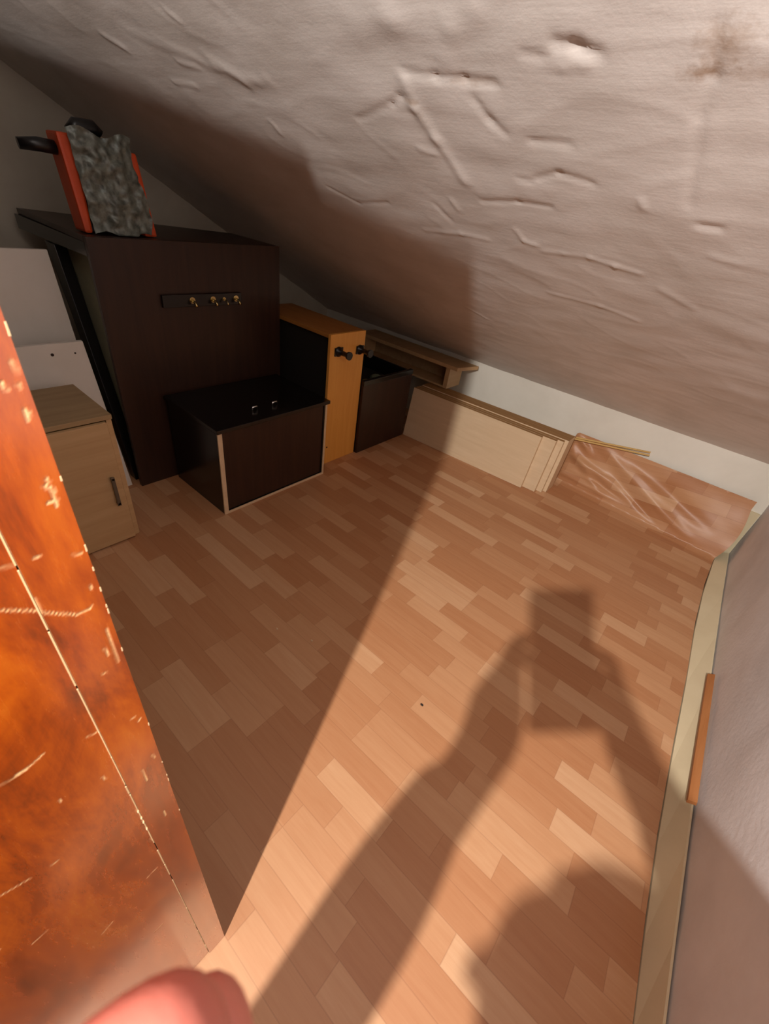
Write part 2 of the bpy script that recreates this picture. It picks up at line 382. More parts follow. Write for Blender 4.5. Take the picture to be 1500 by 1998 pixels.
# ------------------------------------------------------------------ walls
def wallbox(name, b, t, mat): bm = B(); hexa(bm, b, t, 0); return struct(name, bm, mat)
for nm, ya, yb, mt in (('wall_left', .02, KY, M_gable), ('wall_landing_left', BY, .02, M_outer)):
    wallbox(nm, [(GX - .08, ya, -.05), (GX, ya, -.05), (GX, yb, -.05), (GX - .08, yb, -.05)], [(GX - .08, ya, ceil_h(ya) + .05), (GX, ya, ceil_h(ya) + .05), (GX, yb, ceil_h(yb) + .05), (GX - .08, yb, ceil_h(yb) + .05)], mt)
wallbox('wall_back', [(GX - .08, KY, -.05), (.5, KY, -.05), (.5, KY + .08, -.05), (GX - .08, KY + .08, -.05)], [(GX - .08, KY, ceil_h(KY) + .03), (.5, KY, ceil_h(KY) + .03), (.5, KY + .08, ceil_h(KY) + .03), (GX - .08, KY + .08, ceil_h(KY) + .03)], M_knee)
bm = B(); n = 60; pts = []
for j in range(n + 1):
    y = (KY + .02) * j / n; line = []
    for i in range(41):
        z = -.05 + (ceil_h(y) + .09) * i / 40
        line.append(bm.verts.new(P(wall_x(y) + .0035 * noise.noise(Vector((y * 4, z * 3, 8))) + .0015 * noise.noise(Vector((y * 14, z * 9, 2))), y, z)))
    pts.append(line)
for j in range(n):
    for i in range(40):
        f = bm.faces.new((pts[j][i], pts[j][i + 1], pts[j + 1][i + 1], pts[j + 1][i])); f.smooth = True
struct('wall_right', bm, M_right)
wallbox('wall_landing_right', [(wall_x(0), -.01, -.05), (LX, -.01, -.05), (LX, .05, -.05), (wall_x(0) + .01, .05, -.05)], [(wall_x(0), -.01, 1.55), (LX, -.01, 1.55), (LX, .05, 1.52), (wall_x(0) + .01, .05, 1.52)], M_outer)
wallbox('wall_landing_end', [(LX, BY, -.05), (LX + .05, BY, -.05), (LX + .05, .05, -.05), (LX, .05, -.05)], [(LX, BY, ceil_h(BY) + .05), (LX + .05, BY, ceil_h(BY) + .05), (LX + .05, .05, 1.55), (LX, .05, 1.55)], M_outer)
wallbox('wall_front', [(GX - .08, BY - .08, -.05), (LX, BY - .08, -.05), (LX, BY, -.05), (GX - .08, BY, -.05)], [(GX - .08, BY - .08, ceil_h(BY) + .08), (LX, BY - .08, ceil_h(BY) + .08), (LX, BY, ceil_h(BY) + .05), (GX - .08, BY, ceil_h(BY) + .05)], M_outer)
# partition left of the opening: varnished board, its top uneven
bm = B()
tops = [(-.2005, 1.262), (-.385, 1.276), (-.388, 1.288), (-.64, 1.306), (-1.0, 1.33), (GX + .001, 1.39)]
for (xa, za), (xb, zb) in zip(tops, tops[1:]):
    hexa(bm, [(xb, .0125, .006), (xa, .0125, .006), (xa, .0375, .006), (xb, .0375, .006)], [(xb, .0125, zb), (xa, .0125, za), (xa, .0375, za), (xb, .0375, zb)], 0)
struct('wall_partition', bm, M_outer)

def face_grid(name, X, y0, y1, z0, z1, marks, thick, mat, parent, dy=.0012, dz=.0014, pxscale=.00017):
    """varnished board face (normal +x) with the drawn scratches stored as a colour attribute, plus its body behind"""
    bm = B(); cl = bm.loops.layers.color.new('wear')
    ny_ = max(2, int((y1 - y0) / dy)); nz_ = int((z1 - z0) / dz); W = {}
    for pts_, wd in marks:
        wn = max(wd * pxscale * .75, .0006)
        for a, b_ in zip(pts_, pts_[1:]):
            for j in range(int((min(a[1], b_[1]) - 4 * wn - z0) / dz) - 1, int((max(a[1], b_[1]) + 4 * wn - z0) / dz) + 3):
                for i in range(int((min(a[0], b_[0]) - 3 * wn - y0) / dy) - 1, int((max(a[0], b_[0]) + 3 * wn - y0) / dy) + 3):
                    y = y0 + (y1 - y0) * i / ny_; z = z0 + (z1 - z0) * j / nz_
                    d, _ = segdist((y, z), a, b_)
                    v = math.exp(-(d / (wn * 1.3)) ** 2)
                    if v > .05: W[(i, j)] = max(W.get((i, j), 0), v)
    g = [[bm.verts.new(P(X - .0001 * W.get((i, j), 0), y0 + (y1 - y0) * i / ny_, z0 + (z1 - z0) * j / nz_)) for i in range(ny_ + 1)] for j in range(nz_ + 1)]
    for j in range(nz_):
        for i in range(ny_):
            f = bm.faces.new((g[j][i], g[j][i + 1], g[j + 1][i + 1], g[j + 1][i]))
            for lp, q in zip(f.loops, ((i, j), (i + 1, j), (i + 1, j + 1), (i, j + 1))):
                v = W.get(q, 0); lp[cl] = (v, v, v, 1)
    tmp = B()
    hexa(tmp, [(X - thick, y0, z0), (X - .0006, y0, z0), (X - .0006, y1, z0), (X - thick, y1, z0)], [(X - thick, y0, z1), (X - .0006, y0, z1), (X - .0006, y1, z1), (X - thick, y1, z1)], 0)
    me = bpy.data.meshes.new('t'); tmp.to_mesh(me); tmp.free(); bm.from_mesh(me); bpy.data.meshes.remove(me)
    return obj(name, bm, mat, parent)
SCR = [
 ([(0.0, 0.8500), (0.0066, 0.8495), (0.0118, 0.8492)],2.5), ([(-0.0, 0.8281), (0.0125, 0.818), (0.0254, 0.8064), (0.0307, 0.8063)],1.6), ([(0.0307, 0.8063), (0.032, 0.8077)],3),
 ([(0.0321, 0.8836), (0.0338, 0.8816), (0.0345, 0.88)],7), ([(0.0311, 0.8752), (0.0343, 0.8755)],4), ([(0.034, 0.8816), (0.0338, 0.8721)],2), ([(0.0326, 0.8438), (0.0358, 0.8433)],3),
 ([(-0.0364, 0.7107), (-0.0249, 0.7098), (-0.0148, 0.7144)],2.5), ([(-0.0293, 0.711), (-0.0167, 0.7123)],1.5), ([(0.0056, 0.7039), (0.0107, 0.703)],2), ([(0.0184, 0.8505), (0.0207, 0.8498)],2.5),
 ([(0.0344, 0.8215), (0.0351, 0.8187)],4), ([(0.0346, 0.7866), (0.0344, 0.771), (0.0343, 0.7564)],2.2), ([(0.0248, 0.7541), (0.027, 0.7528)],3), ([(0.0339, 0.6387), (0.0347, 0.6324)],4),
 ([(0.0274, 0.5445), (0.0276, 0.5348)],5), ([(0.0333, 0.6885), (0.0351, 0.6908)],2), ([(0.0244, 0.629), (0.0249, 0.6105)],1.5), ([(0.0364, 0.9361), (0.0367, 0.9319)],4), ([(0.0354, 0.9277), (0.0359, 0.9263)],4),
 ([(0.0346, 0.9168), (0.0348, 0.9135)],2.5), ([(-0.0436, 0.5942), (-0.0392, 0.593)],4), ([(-0.069, 0.6054), (-0.0544, 0.5983)],2), ([(0.0112, 0.5785), (0.0118, 0.5714)],5), ([(0.0112, 0.5146), (0.0117, 0.5076)],5),
 ([(0.0028, 0.6525), (0.0041, 0.6462)],4), ([(-0.0211, 0.6614), (-0.0207, 0.6574)],3), ([(0.0331, 0.8871), (0.0342, 0.8846)],2), ([(0.0311, 0.9285), (0.0319, 0.9254)],3), ([(0.0349, 0.9178), (0.0358, 0.9152)],2),
 ([(0.0303, 0.6958), (0.0326, 0.6955)],2), ([(0.0303, 0.7734), (0.0314, 0.7661)],2)]
for _ in range(26):
    y = random.uniform(-.28, .035); z = random.uniform(.1, 1.2); a = random.uniform(-.4, .4)
    if not (.012 > y > -.12 and z > .55): SCR.append(([(y, z), (y + .01 * math.cos(a), z + .012 * math.sin(a))], 1.5))
door = thing('door', 'scratched orange-brown varnished door standing open beside the camera, filling the left foreground', 'door', (-.21, -.14, .006))
face_grid('door_leaf', -.2005, -.33, .0118, .012, 1.262, [s_ for s_ in SCR if s_[0][0][0] < .0121], .024, M_door, door)
# edge chips and the raw light line along the leaf's edge
bm = B(); rc = random.Random(5); z = .03
while z < 1.25:
    l_ = rc.uniform(.01, .05); wd_ = rc.uniform(.0002, .0006)
    hexa(bm, [(-.2012, .0118 - wd_, z), (-.2000, .0118 - wd_, z), (-.2000, .01225, z), (-.2012, .01225, z)], [(-.2012, .0118 - wd_, z + l_), (-.2000, .0118 - wd_, z + l_), (-.2000, .01225, z + l_), (-.2012, .01225, z + l_)], 0)
    z += l_ + (rc.uniform(0, .004) if rc.random() < .8 else .02)
o = obj('worn_edge', bm, M_core, door); o['label'] = 'pale worn edge'
bm = B()
for zc in (.5735, .560, .551, .536, .062, .05):
    tube(bm, [(-.2004, .0112, zc - .003), (-.1996, .0118, zc), (-.2004, .0122, zc + .003)], [.0003, .0010, .0003], 6)
o = obj('edge_chip', bm, M_core, door); o['kind'] = 'stuff'; o['label'] = 'pale splintered chips'
post = thing('door_post', 'narrow varnished orange post with chipped edge, behind the open door leaf', 'door post', (-.21, .024, .006))
face_grid('post_face', -.1985, .0125, .0385, .008, 1.262, [([(max(p[0], .0128), p[1]) for p in s_[0]], s_[1]) for s_ in SCR if s_[0][-1][0] > .0126], .0016, M_door, post)
bm = B(); z = .02
for _ in range(13):
    z = rc.uniform(.45, .95); l_ = rc.uniform(.001, .005)
    hexa(bm, [(-.1990, .0379, z), (-.1982, .0380, z), (-.1982, .0387, z), (-.1990, .0387, z)], [(-.1990, .0379, z + l_), (-.1982, .0382, z + l_), (-.1982, .0387, z + l_), (-.1990, .0387, z + l_)], 0)
o = obj('edge_chip', bm, M_core, post); o['kind'] = 'stuff'; o['label'] = 'pale chips along the edge'

# cream skirting strip along the right wall (board lying slanted between vinyl edge and wall)
bm = B(); tp = [(.0, .066), (.40, .062), (.53, .055), (.70, .048), (.9, .040), (1.2, .032), (1.45, .025), (1.7, .020), (1.95, .018), (2.06, .018)]
prevr = None
for y, h in tp:
    xb = xedge(y) + .001; xt = wall_x(y) - .004; r_ = [bm.verts.new(P(xb, y, .0)), bm.verts.new(P(xb + .001, y, .006)), bm.verts.new(P(xt - .004, y, h)), bm.verts.new(P(xt, y, h)), bm.verts.new(P(xt, y, .0))]
    if prevr:
        for a in range(4): f = bm.faces.new((prevr[a], r_[a], r_[a + 1], prevr[a + 1]))
    prevr = r_
struct('baseboard_right', bm, M_cream)
bm = B(); box(bm, -.40, wall_x(2.07) - .002, KY - .012, KY + .001, 0, .215, .001); struct('baseboard_back', bm, M_cream)
# brown slat on the right strip
bm = B(); hexa(bm, [(.349, .80, .052), (.364, .80, .060), (.350, 1.23, .056), (.338, 1.23, .046)][0:1] + [(.364, .80, .062), (.3515, 1.23, .054), (.338, 1.23, .042)],
     [(.347, .80, .064), (.361, .80, .073), (.3495, 1.23, .064), (.336, 1.23, .053)], .001)
tag(obj('wooden_slat', bm, M_slat), 'short orange-brown wooden slat lying on the cream strip against the right wall', 'slat')

# ------------------------------------------------------------------ tall dark cabinet
t = thing('tall_cabinet', 'tall dark brown cabinet with a hook rail on its front, behind the low dark box', 'cabinet', (-1.7, .85, .006))
bm = B(); box(bm, -1.517, -1.500, .527, 1.178, .006, .815); obj('front_panel', bm, M_dark, t)
bm = B(); hexa(bm, [(-2.10, .545, .800), (-1.518, .527, .800), (-1.518, 1.178, .800), (-1.80, 1.178, .800)], [(-2.10, .545, .8155), (-1.518, .527, .8155), (-1.518, 1.178, .8155), (-1.80, 1.178, .8155)]); obj('top_board', bm, M_dark, t)
bm = B(); hexa(bm, [(-2.09, .532, .757), (-1.518, .527, .765), (-1.518, .545, .765), (-2.09, .550, .757)], [(-2.09, .532, .7995), (-1.518, .527, .7995), (-1.518, .545, .7995), (-2.09, .550, .7995)]); obj('side_rail', bm, M_black, t)
bm = B(); hexa(bm, [(-1.60, .529, .006), (-1.555, .529, .006), (-1.555, .562, .006), (-1.60, .562, .006)], [(-1.845, .529, .757), (-1.770, .529, .757), (-1.770, .562, .757), (-1.845, .562, .757)]); obj('rear_board', bm, M_black, t)
bm = B(); box(bm, -1.86, -1.518, .566, .58, .006, .757); obj('side_infill', bm, M_green, t)
bm = B(); box(bm, -1.60, -1.519, 1.16, 1.177, .006, .799); obj('side_panel', bm, M_dark, t)
bm = B(); box(bm, -1.4995, -1.488, .706, .996, .628, .666); hr = obj('hook_rail', bm, M_black, t)
for y in (.806, .882, .925, .973):
    s_ = .6 if y == .925 else 1
    bm = B(); tube(bm, [(-1.488, y, .646), (-1.474, y, .645), (-1.466, y, .640), (-1.464, y, .632)], [.005 * s_, .004 * s_, .005 * s_, .006 * s_], 10)
    tube(bm, [(-1.489, y, .648), (-1.486, y, .648)], [.011 * s_, .010 * s_], 12)
    o = obj('hook', bm, M_brass, hr); o['label'] = 'small brass hook'
# ------------------------------------------------------------------ low dark box
t = thing('low_cabinet', 'low dark box with pale edging lying on the floor in front of the tall cabinet', 'cabinet', (-1.33, .9, .006))
bm = B(); box(bm, -1.485, -1.163, .662, .676, .006, .330); box(bm, -1.485, -1.163, 1.128, 1.142, .006, .330); box(bm, -1.485, -1.163, .676, 1.128, .006, .018); box(bm, -1.485, -1.473, .676, 1.128, .018, .330)
obj('carcass', bm, M_black, t)
bm = B(); box(bm, -1.490, -1.152, .656, 1.150, .3305, .344, .002); obj('top_board', bm, M_black, t)
bm = B(); box(bm, -1.176, -1.166, .677, 1.127, .019, .3295); obj('front_panel', bm, M_dark, t)
for a in ((.661, .677, .006, .330), (1.134, 1.143, .006, .330), (.677, 1.134, .006, .015)):
    bm = B(); box(bm, -1.1655, -1.160, *a, .0008); o = obj('edging', bm, M_panel, t); o['label'] = 'pale edging strip'
for y in (.851, .937):
    bm = B(); tube(bm, [(-1.227, y - .010, .344), (-1.227, y - .008, .356), (-1.227, y + .008, .358), (-1.227, y + .010, .344)], [.0035] * 4, 8)
    o = obj('handle', bm, M_chrome, t); o['label'] = 'small silver handle'
# ------------------------------------------------------------------ beige cabinet
t = thing('beige_cabinet', 'small beige wood-look cabinet with a grey bar handle, by the orange door', 'cabinet', (-1.37, .23, .006))
bm = B(); box(bm, -1.498, -1.246, .384, .398, .006, .414); box(bm, -1.498, -1.246, .06, .074, .006, .414); box(bm, -1.498, -1.246, .074, .384, .006, .02); box(bm, -1.498, -1.488, .074, .384, .02, .414)
obj('carcass', bm, M_beige, t)
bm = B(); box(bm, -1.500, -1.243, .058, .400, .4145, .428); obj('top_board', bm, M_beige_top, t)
bm = B(); box(bm, -1.2455, -1.232, .064, .380, .012, .412); d = obj('door', bm, M_beige, t)
bm = B(); box(bm, -1.225, -1.219, .350, .360, .150, .250, .002); box(bm, -1.233, -1.219, .351, .359, .154, .160, 0); box(bm, -1.233, -1.219, .351, .359, .240, .246, 0)
o = obj('handle', bm, M_grey, d); o['label'] = 'grey bar handle'
# white boards behind it
bm = B(); hexa(bm, [(-1.545, .12, .006), (-1.530, .12, .006), (-1.530, .505, .006), (-1.545, .505, .006)], [(-1.575, .12, .530), (-1.560, .12, .530), (-1.560, .474, .530), (-1.575, .474, .530)])
b1 = thing('white_board', 'white board with two screw holes near its top, leaning right behind the beige cabinet', 'board', (-1.55, .3, .006))
obj('panel', bm, M_white, b1)
for y, z in ((.385, .500), (.445, .498)):
    bm = B(); xx = -1.530 - .03 * z / .53; tube(bm, [(xx - .001, y, z), (xx + .0006, y, z)], [.0045 if y < .4 else .0028] * 2, 10); obj('screw_hole', bm, M_speck, b1)
bm = B(); hexa(bm, [(-1.640, .10, .006), (-1.625, .10, .006), (-1.625, .500, .006), (-1.640, .500, .006)], [(-1.715, .10, .752), (-1.700, .10, .752), (-1.700, .487, .752), (-1.715, .487, .752)])
tag(obj('white_board', bm, M_white), 'taller plain white board leaning behind the one with screw holes', 'board')

# ------------------------------------------------------------------ yellow cabinet on its back, feet outwards
t = thing('yellow_cabinet', 'narrow yellow pine-coloured cabinet tipped over, two black plastic feet sticking out of its end', 'cabinet', (-1.46, 1.3, .006))
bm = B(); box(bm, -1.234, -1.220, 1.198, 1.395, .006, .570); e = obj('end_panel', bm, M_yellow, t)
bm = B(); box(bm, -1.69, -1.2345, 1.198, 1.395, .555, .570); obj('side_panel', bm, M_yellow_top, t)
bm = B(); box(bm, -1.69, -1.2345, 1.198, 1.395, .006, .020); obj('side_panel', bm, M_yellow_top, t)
bm = B(); box(bm, -1.69, -1.2345, 1.380, 1.395, .0205, .5545); box(bm, -1.69, -1.68, 1.2, 1.38, .0205, .5545); obj('back_panel', bm, M_inside, t)  # near-black colour stands in for the shade inside the cabinet
bm = B(); box(bm, -1.67, -1.24, 1.212, 1.222, .0205, .5545); obj('shade_sheet', bm, M_inside, t)  # dark sheet added across the open side, coloured as the shade within
for y, z in ((1.243, .503), (1.366, .497)):
    bm = B(); tube(bm, [(-1.220, y, z), (-1.214, y, z), (-1.212, y, z), (-1.170, y, z), (-1.166, y, z), (-1.156, y, z)], [.020, .019, .010, .009, .015, .016], 14)
    box(bm, -1.2195, -1.215, y - .022, y + .022, z - .016, z + .016, .001)
    o = obj('foot', bm, M_plastic, e); o['label'] = 'black plastic foot'
bm = B(); tube(bm, [(-1.2205, 1.213, .088), (-1.2192, 1.213, .088)], [.004, .004], 8); obj('screw_hole', bm, M_speck, e)
# ------------------------------------------------------------------ dark open box
t = thing('open_box', 'dark brown open box with paper scraps inside, between yellow cabinet and leaning panels', 'box', (-1.4, 1.57, .006))
bm = B(); box(bm, -1.219, -1.205, 1.40, 1.757, .006, .338); obj('front_panel', bm, M_dark, t)
bm = B(); box(bm, -1.60, -1.2195, 1.40, 1.414, .006, .352); box(bm, -1.60, -1.2195, 1.743, 1.757, .006, .352); box(bm, -1.60, -1.586, 1.414, 1.743, .006, .352); box(bm, -1.586, -1.2195, 1.414, 1.743, .006, .018)
obj('carcass', bm, M_black, t)
bm = B(); box(bm, -1.222, -1.203, 1.399, 1.758, .3385, .360); o = obj('rim', bm, M_black, t)
def crumple(name, x, y, z, r, mat, label, seed, grp='paper scraps in the dark box'):
    bm = B(); bmesh.ops.create_icosphere(bm, subdivisions=3, radius=r * S)
    for v in bm.verts:
        v.co *= 1 + .45 * noise.noise(v.co * 30 / S + Vector((seed, 0, 0))); v.co.z *= .5; v.co += P(x, y, z)
    return tag(obj(name, bm, mat), label, 'scrap', grp)
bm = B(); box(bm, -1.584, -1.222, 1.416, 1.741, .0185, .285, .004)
tag(obj('fill_block', bm, M_inside), 'black block filling the dark open box', 'fill_block')  # plain black block filling the box up to the scraps
crumple('paper_scrap', -1.30, 1.535, .302, .030, M_paper, 'yellowish crumpled paper scrap in the dark open box', 1)
crumple('paper_scrap', -1.33, 1.625, .302, .028, M_paper2, 'grey-green crumpled scrap right of the yellowish one', 5)
# ------------------------------------------------------------------ stack of pale panels leaning on the knee wall
def skew(x): return .055 * (x + .45)
pan = [(-1.205, -.515, 1.808, .0185, .262, 'front pale panel of the stack, shortest, facing the room'), (-1.205, -.455, 1.8275, .0215, .262, 'second pale panel of the stack, slightly longer than the front one'),
       (-1.200, -.430, 1.850, .020, .262, 'third panel of the stack, seen only by its narrow right edge'), (-1.200, -.415, 1.871, .082, .266, 'rearmost thick panel of the stack with brown raw top edge')]
for x0, x1, y, th, h, lb in pan:
    ln = .028
    bm = B(); hexa(bm, [(x0, y + skew(x0), .006), (x1, y + skew(x1), .006), (x1, y + th + skew(x1), .006), (x0, y + th + skew(x0), .006)],
                   [(x0, y + ln + skew(x0), h), (x1, y + ln + skew(x1), h), (x1, y + th + ln + skew(x1), h), (x0, y + th + ln + skew(x0), h)], .001)
    bm.normal_update()
    for f in bm.faces: f.material_index = 1 if f.normal.z > .6 else 0
    tag(obj('pale_panel', bm, [M_panel, M_chip]), lb, 'panel', 'pale panels stacked against the knee wall')
# narrow open shelf on top of the stack
t = thing('wall_shelf', 'narrow light wooden shelf box with an overhanging top, lying on the panel stack', 'shelf', (-1.4, 1.98, .268))
bm = B(); hexa(bm, [(-1.72, 1.905, .376), (-1.045, 1.905, .376), (-1.005, 2.045, .376), (-1.72, 2.045, .376)], [(-1.72, 1.905, .394), (-1.045, 1.905, .394), (-1.005, 2.045, .394), (-1.72, 2.045, .394)]); obj('top_board', bm, M_beige, t)
bm = B(); box(bm, -1.70, -1.115, 1.915, 2.04, .270, .280); obj('bottom_board', bm, M_beige, t)
bm = B(); box(bm, -1.115, -1.090, 1.915, 2.04, .270, .3755); obj('end_board', bm, M_beige, t)
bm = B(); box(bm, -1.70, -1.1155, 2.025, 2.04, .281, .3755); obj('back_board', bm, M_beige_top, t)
bm = B(); box(bm, -1.70, -1.685, 1.915, 2.0245, .281, .3755); obj('end_board', bm, M_beige, t)
# two thin laths on the vinyl
for (a, b_, lb) in (((-.44, 2.018, .238), (-.115, 2.045, .286), 'thin pale lath resting on the curled vinyl edge, the lower one of two'), ((-.42, 2.030, .246), (-.118, 2.052, .2965), 'thin pale lath just above the other one, against the white wall')):
    bm = B(); w_ = .003
    hexa(bm, [(a[0], a[1] - w_, a[2] - w_), (b_[0], b_[1] - w_, b_[2] - w_), (b_[0], b_[1] + w_, b_[2] - w_), (a[0], a[1] + w_, a[2] - w_)],
         [(a[0], a[1] - w_, a[2] + w_), (b_[0], b_[1] - w_, b_[2] + w_), (b_[0], b_[1] + w_, b_[2] + w_), (a[0], a[1] + w_, a[2] + w_)], .0006)
    tag(obj('lath', bm, M_lath), lb, 'lath', 'laths at the knee wall')
# ------------------------------------------------------------------ orange case wrapped in silvery film, on the tall cabinet
t = thing('wrapped_case', 'orange case half wrapped in crinkled silvery film, black cap on top, on the tall cabinet', 'case', (-1.59, .64, .817))
bm = B(); hexa(bm, [(-1.62, .548, .8175), (-1.548, .548, .8175), (-1.548, .568, .8175), (-1.62, .568, .8175)], [(-1.62, .531, 1.032), (-1.548, .531, 1.032), (-1.548, .570, 1.032), (-1.62, .570, 1.032)], .008); obj('side_shell', bm, M_orange, t)
bm = B(); hexa(bm, [(-1.62, .708, .8175), (-1.540, .708, .8175), (-1.540, .745, .8175), (-1.62, .745, .8175)], [(-1.62, .695, 1.015), (-1.548, .695, 1.015), (-1.548, .722, 1.015), (-1.62, .722, 1.015)], .008); obj('side_shell', bm, M_orange, t)
bm = B(); box(bm, -1.615, -1.562, .571, .694, .818, 1.030, .006); obj('core', bm, M_plastic, t)
bm = B(); g = []
for j in range(41):
    line = []
    for i in range(29):
        u = i / 28; v = j / 40
        y = .556 + u * (.158 + .010 * math.sin(v * 6)) + (1 - v) * .012 - v * .004; z = .8185 + v * .224 + .008 * math.sin(u * 9)
        r_ = .010 * noise.noise(Vector((y * 34, z * 24, 2))) + .007 * noise.noise(Vector((y * 80, z * 70, 7)))
        line.append(bm.verts.new(P(max(-1.536 + r_ + .010 * math.sin(u * math.pi) - .03 * max(0, v - .85), -1.560), y, max(z, .8185))))
    g.append(line)
for j in range(40):
    for i in range(28):
        f = bm.faces.new((g[j][i], g[j][i + 1], g[j + 1][i + 1], g[j + 1][i])); f.smooth = True
obj('film_wrap', bm, M_bag, t)
bm = B(); tube(bm, [(-1.585, .579, 1.036), (-1.585, .593, 1.050), (-1.585, .634, 1.052), (-1.585, .648, 1.040)], [.015, .018, .018, .015], 12); obj('cap', bm, M_plastic, t)
bm = B(); tube(bm, [(-1.58, .536, .998), (-1.585, .497, .999), (-1.59, .456, .995)], [.015, .015, .012], 12); obj('nozzle', bm, M_plastic, t)
# crumbs on the vinyl
for i, (x, y, r, mt, lb) in enumerate(((-.629, .479, .0028, M_crumb, 'tiny pale crumb on the shaded vinyl, the left one'), (-.534, .522, .0028, M_crumb, 'tiny pale crumb right of the first one'),
                       (-.608, .962, .0028, M_crumb, 'tiny pale crumb farther back near the shadow edge'), (-.204, .592, .0032, M_speck, 'tiny black speck on the lit vinyl'))):
    bm = B(); bmesh.ops.create_icosphere(bm, subdivisions=1, radius=r * S)
    for v in bm.verts: v.co.x *= 1.6; v.co.z *= .6; v.co += P(x, y, .0075)
    tag(obj('crumb', bm, mt), lb, 'crumb', 'crumbs on the vinyl')

# ------------------------------------------------------------------ pendant lamp behind the photographer
t = thing('pendant_lamp', 'bare pendant lamp holder on a white cord behind the camera, outside the picture', 'lamp', (LAMP[0], LAMP[1], 1.49))
bm = B(); tube(bm, [(LAMP[0], LAMP[1], 1.478), (LAMP[0], LAMP[1], 1.49), (LAMP[0], LAMP[1], 1.53), (LAMP[0], LAMP[1], 1.545)], [.016, .019, .017, .006], 16); obj('socket', bm, M_lamp, t)
bm = B(); tube(bm, [(LAMP[0], LAMP[1], 1.54), (LAMP[0], LAMP[1], ceil_h(LAMP[1]) - .001)], [.0025, .0025], 8); obj('cord', bm, M_lamp, t)

# ------------------------------------------------------------------ phone
r3, u3, f3 = RIGHT, UP, FWD
def ph(a, b_, c): v = r3 * a + u3 * b_ + f3 * c; return (v.x, v.y, v.z + CAMH)
t = thing('phone', 'black phone held up in both hands, its lens taking the picture', 'phone', ph(0, -.06, -.008))
bm = B(); a0, a1, b0, b1_ = -.029, .036, -.122, .012
hexa(bm, [ph(a0, b0, -.0085), ph(a1, b0, -.0085), ph(a1, b1_, -.0085), ph(a0, b1_, -.0085)], [ph(a0, b0, -.0022), ph(a1, b0, -.0022), ph(a1, b1_, -.0022), ph(a0, b1_, -.0022)], .003); obj('body', bm, M_plastic, t)
bm = B(); hexa(bm, [ph(a0 + .003, b0 + .003, -.0090), ph(a1 - .003, b0 + .003, -.0090), ph(a1 - .003, b1_ - .003, -.0090), ph(a0 + .003, b1_ - .003, -.0090)], [ph(a0 + .003, b0 + .003, -.0084), ph(a1 - .003, b0 + .003, -.0084), ph(a1 - .003, b1_ - .003, -.0084), ph(a0 + .003, b1_ - .003, -.0084)], 0); obj('screen', bm, M_black, t)

# ------------------------------------------------------------------ the photographer, kneeling behind the phone
def skin_mesh(name, nodes, edges, root, mat, parent=None, levels=2):
    me = bpy.data.meshes.new(name); off = WORLD[parent] if parent else Vector((0, 0, 0))
    keys = list(nodes); idx = {k_: i for i, k_ in enumerate(keys)}
    me.from_pydata([P(*nodes[k_][0]) - off for k_ in keys], [(idx[a], idx[b_]) for a, b_ in edges], [])
    o = bpy.data.objects.new(name, me); C.objects.link(o)
    md = o.modifiers.new('s', 'SKIN'); md.use_smooth_shade = True
    sv = me.skin_vertices[0].data
    for k_ in keys:
        r_ = nodes[k_][1]; r_ = r_ if isinstance(r_, tuple) else (r_, r_); sv[idx[k_]].radius = (r_[0] * S, r_[1] * S); sv[idx[k_]].use_root = (k_ == root)
    s2 = o.modifiers.new('u', 'SUBSURF'); s2.levels = levels; s2.render_levels = levels
    dg = bpy.context.evaluated_depsgraph_get(); em = bpy.data.meshes.new_from_object(o.evaluated_get(dg))
    bpy.data.objects.remove(o); em.name = name
    for p in em.polygons: p.use_smooth = True
    em.materials.clear(); em.materials.append(mat); o = bpy.data.objects.new(name, em); C.objects.link(o)
    if parent: o.parent = parent
    WORLD[o] = off; return o
J = {'pel': ((.14, -.62, .30), .075), 'sp1': ((.135, -.57, .42), (.085, .075)), 'sp2': ((.135, -.49, .54), (.09, .075)), 'sp3': ((.14, -.39, .66), (.085, .065)), 'nk0': ((.147, -.30, .755), .044), 'nk1': ((.148, -.255, .790), .040),
     'hd0': ((.148, -.215, .820), (.045, .050)), 'hd1': ((.146, -.197, .866), (.056, .064)), 'hd2': ((.145, -.197, .906), (.054, .062)), 'hd3': ((.144, -.202, .936), .038),
     'shL': ((-.005, -.37, .68), .042), 'elL': ((.0, -.235, .60), .033), 'faL': ((.004, -.16, .74), .033), 'wrL': ((.014, -.100, .875), .025), 'paL': ((.012, -.060, .925), (.040, .026)),
     'shR': ((.27, -.28, .71), .042), 'elR': ((.305, -.085, .80), .034), 'faR': ((.21, -.055, .865), .031), 'wrR': ((.125, -.040, .915), .023), 'paR': ((.080, -.020, .930), (.038, .024)),
     'hiL': ((.075, -.60, .27), .066), 'knL': ((.06, -.30, .075), .046), 'anL': ((.09, -.62, .050), .034), 'toL': ((.09, -.76, .032), .026),
     'hiR': ((.205, -.60, .27), .066), 'knR': ((.24, -.30, .075), .046), 'anR': ((.20, -.62, .050), .034), 'toR': ((.20, -.76, .032), .026)}
Ed = [('pel', 'sp1'), ('sp1', 'sp2'), ('sp2', 'sp3'), ('sp3', 'nk0'), ('nk0', 'nk1'), ('nk1', 'hd0'), ('hd0', 'hd1'), ('hd1', 'hd2'), ('hd2', 'hd3'),
      ('sp3', 'shL'), ('shL', 'elL'), ('elL', 'faL'), ('faL', 'wrL'), ('wrL', 'paL'), ('sp3', 'shR'), ('shR', 'elR'), ('elR', 'faR'), ('faR', 'wrR'), ('wrR', 'paR'),
      ('pel', 'hiL'), ('hiL', 'knL'), ('knL', 'anL'), ('anL', 'toL'), ('pel', 'hiR'), ('hiR', 'knR'), ('knR', 'anR'), ('anR', 'toR')]
body_nodes = {}
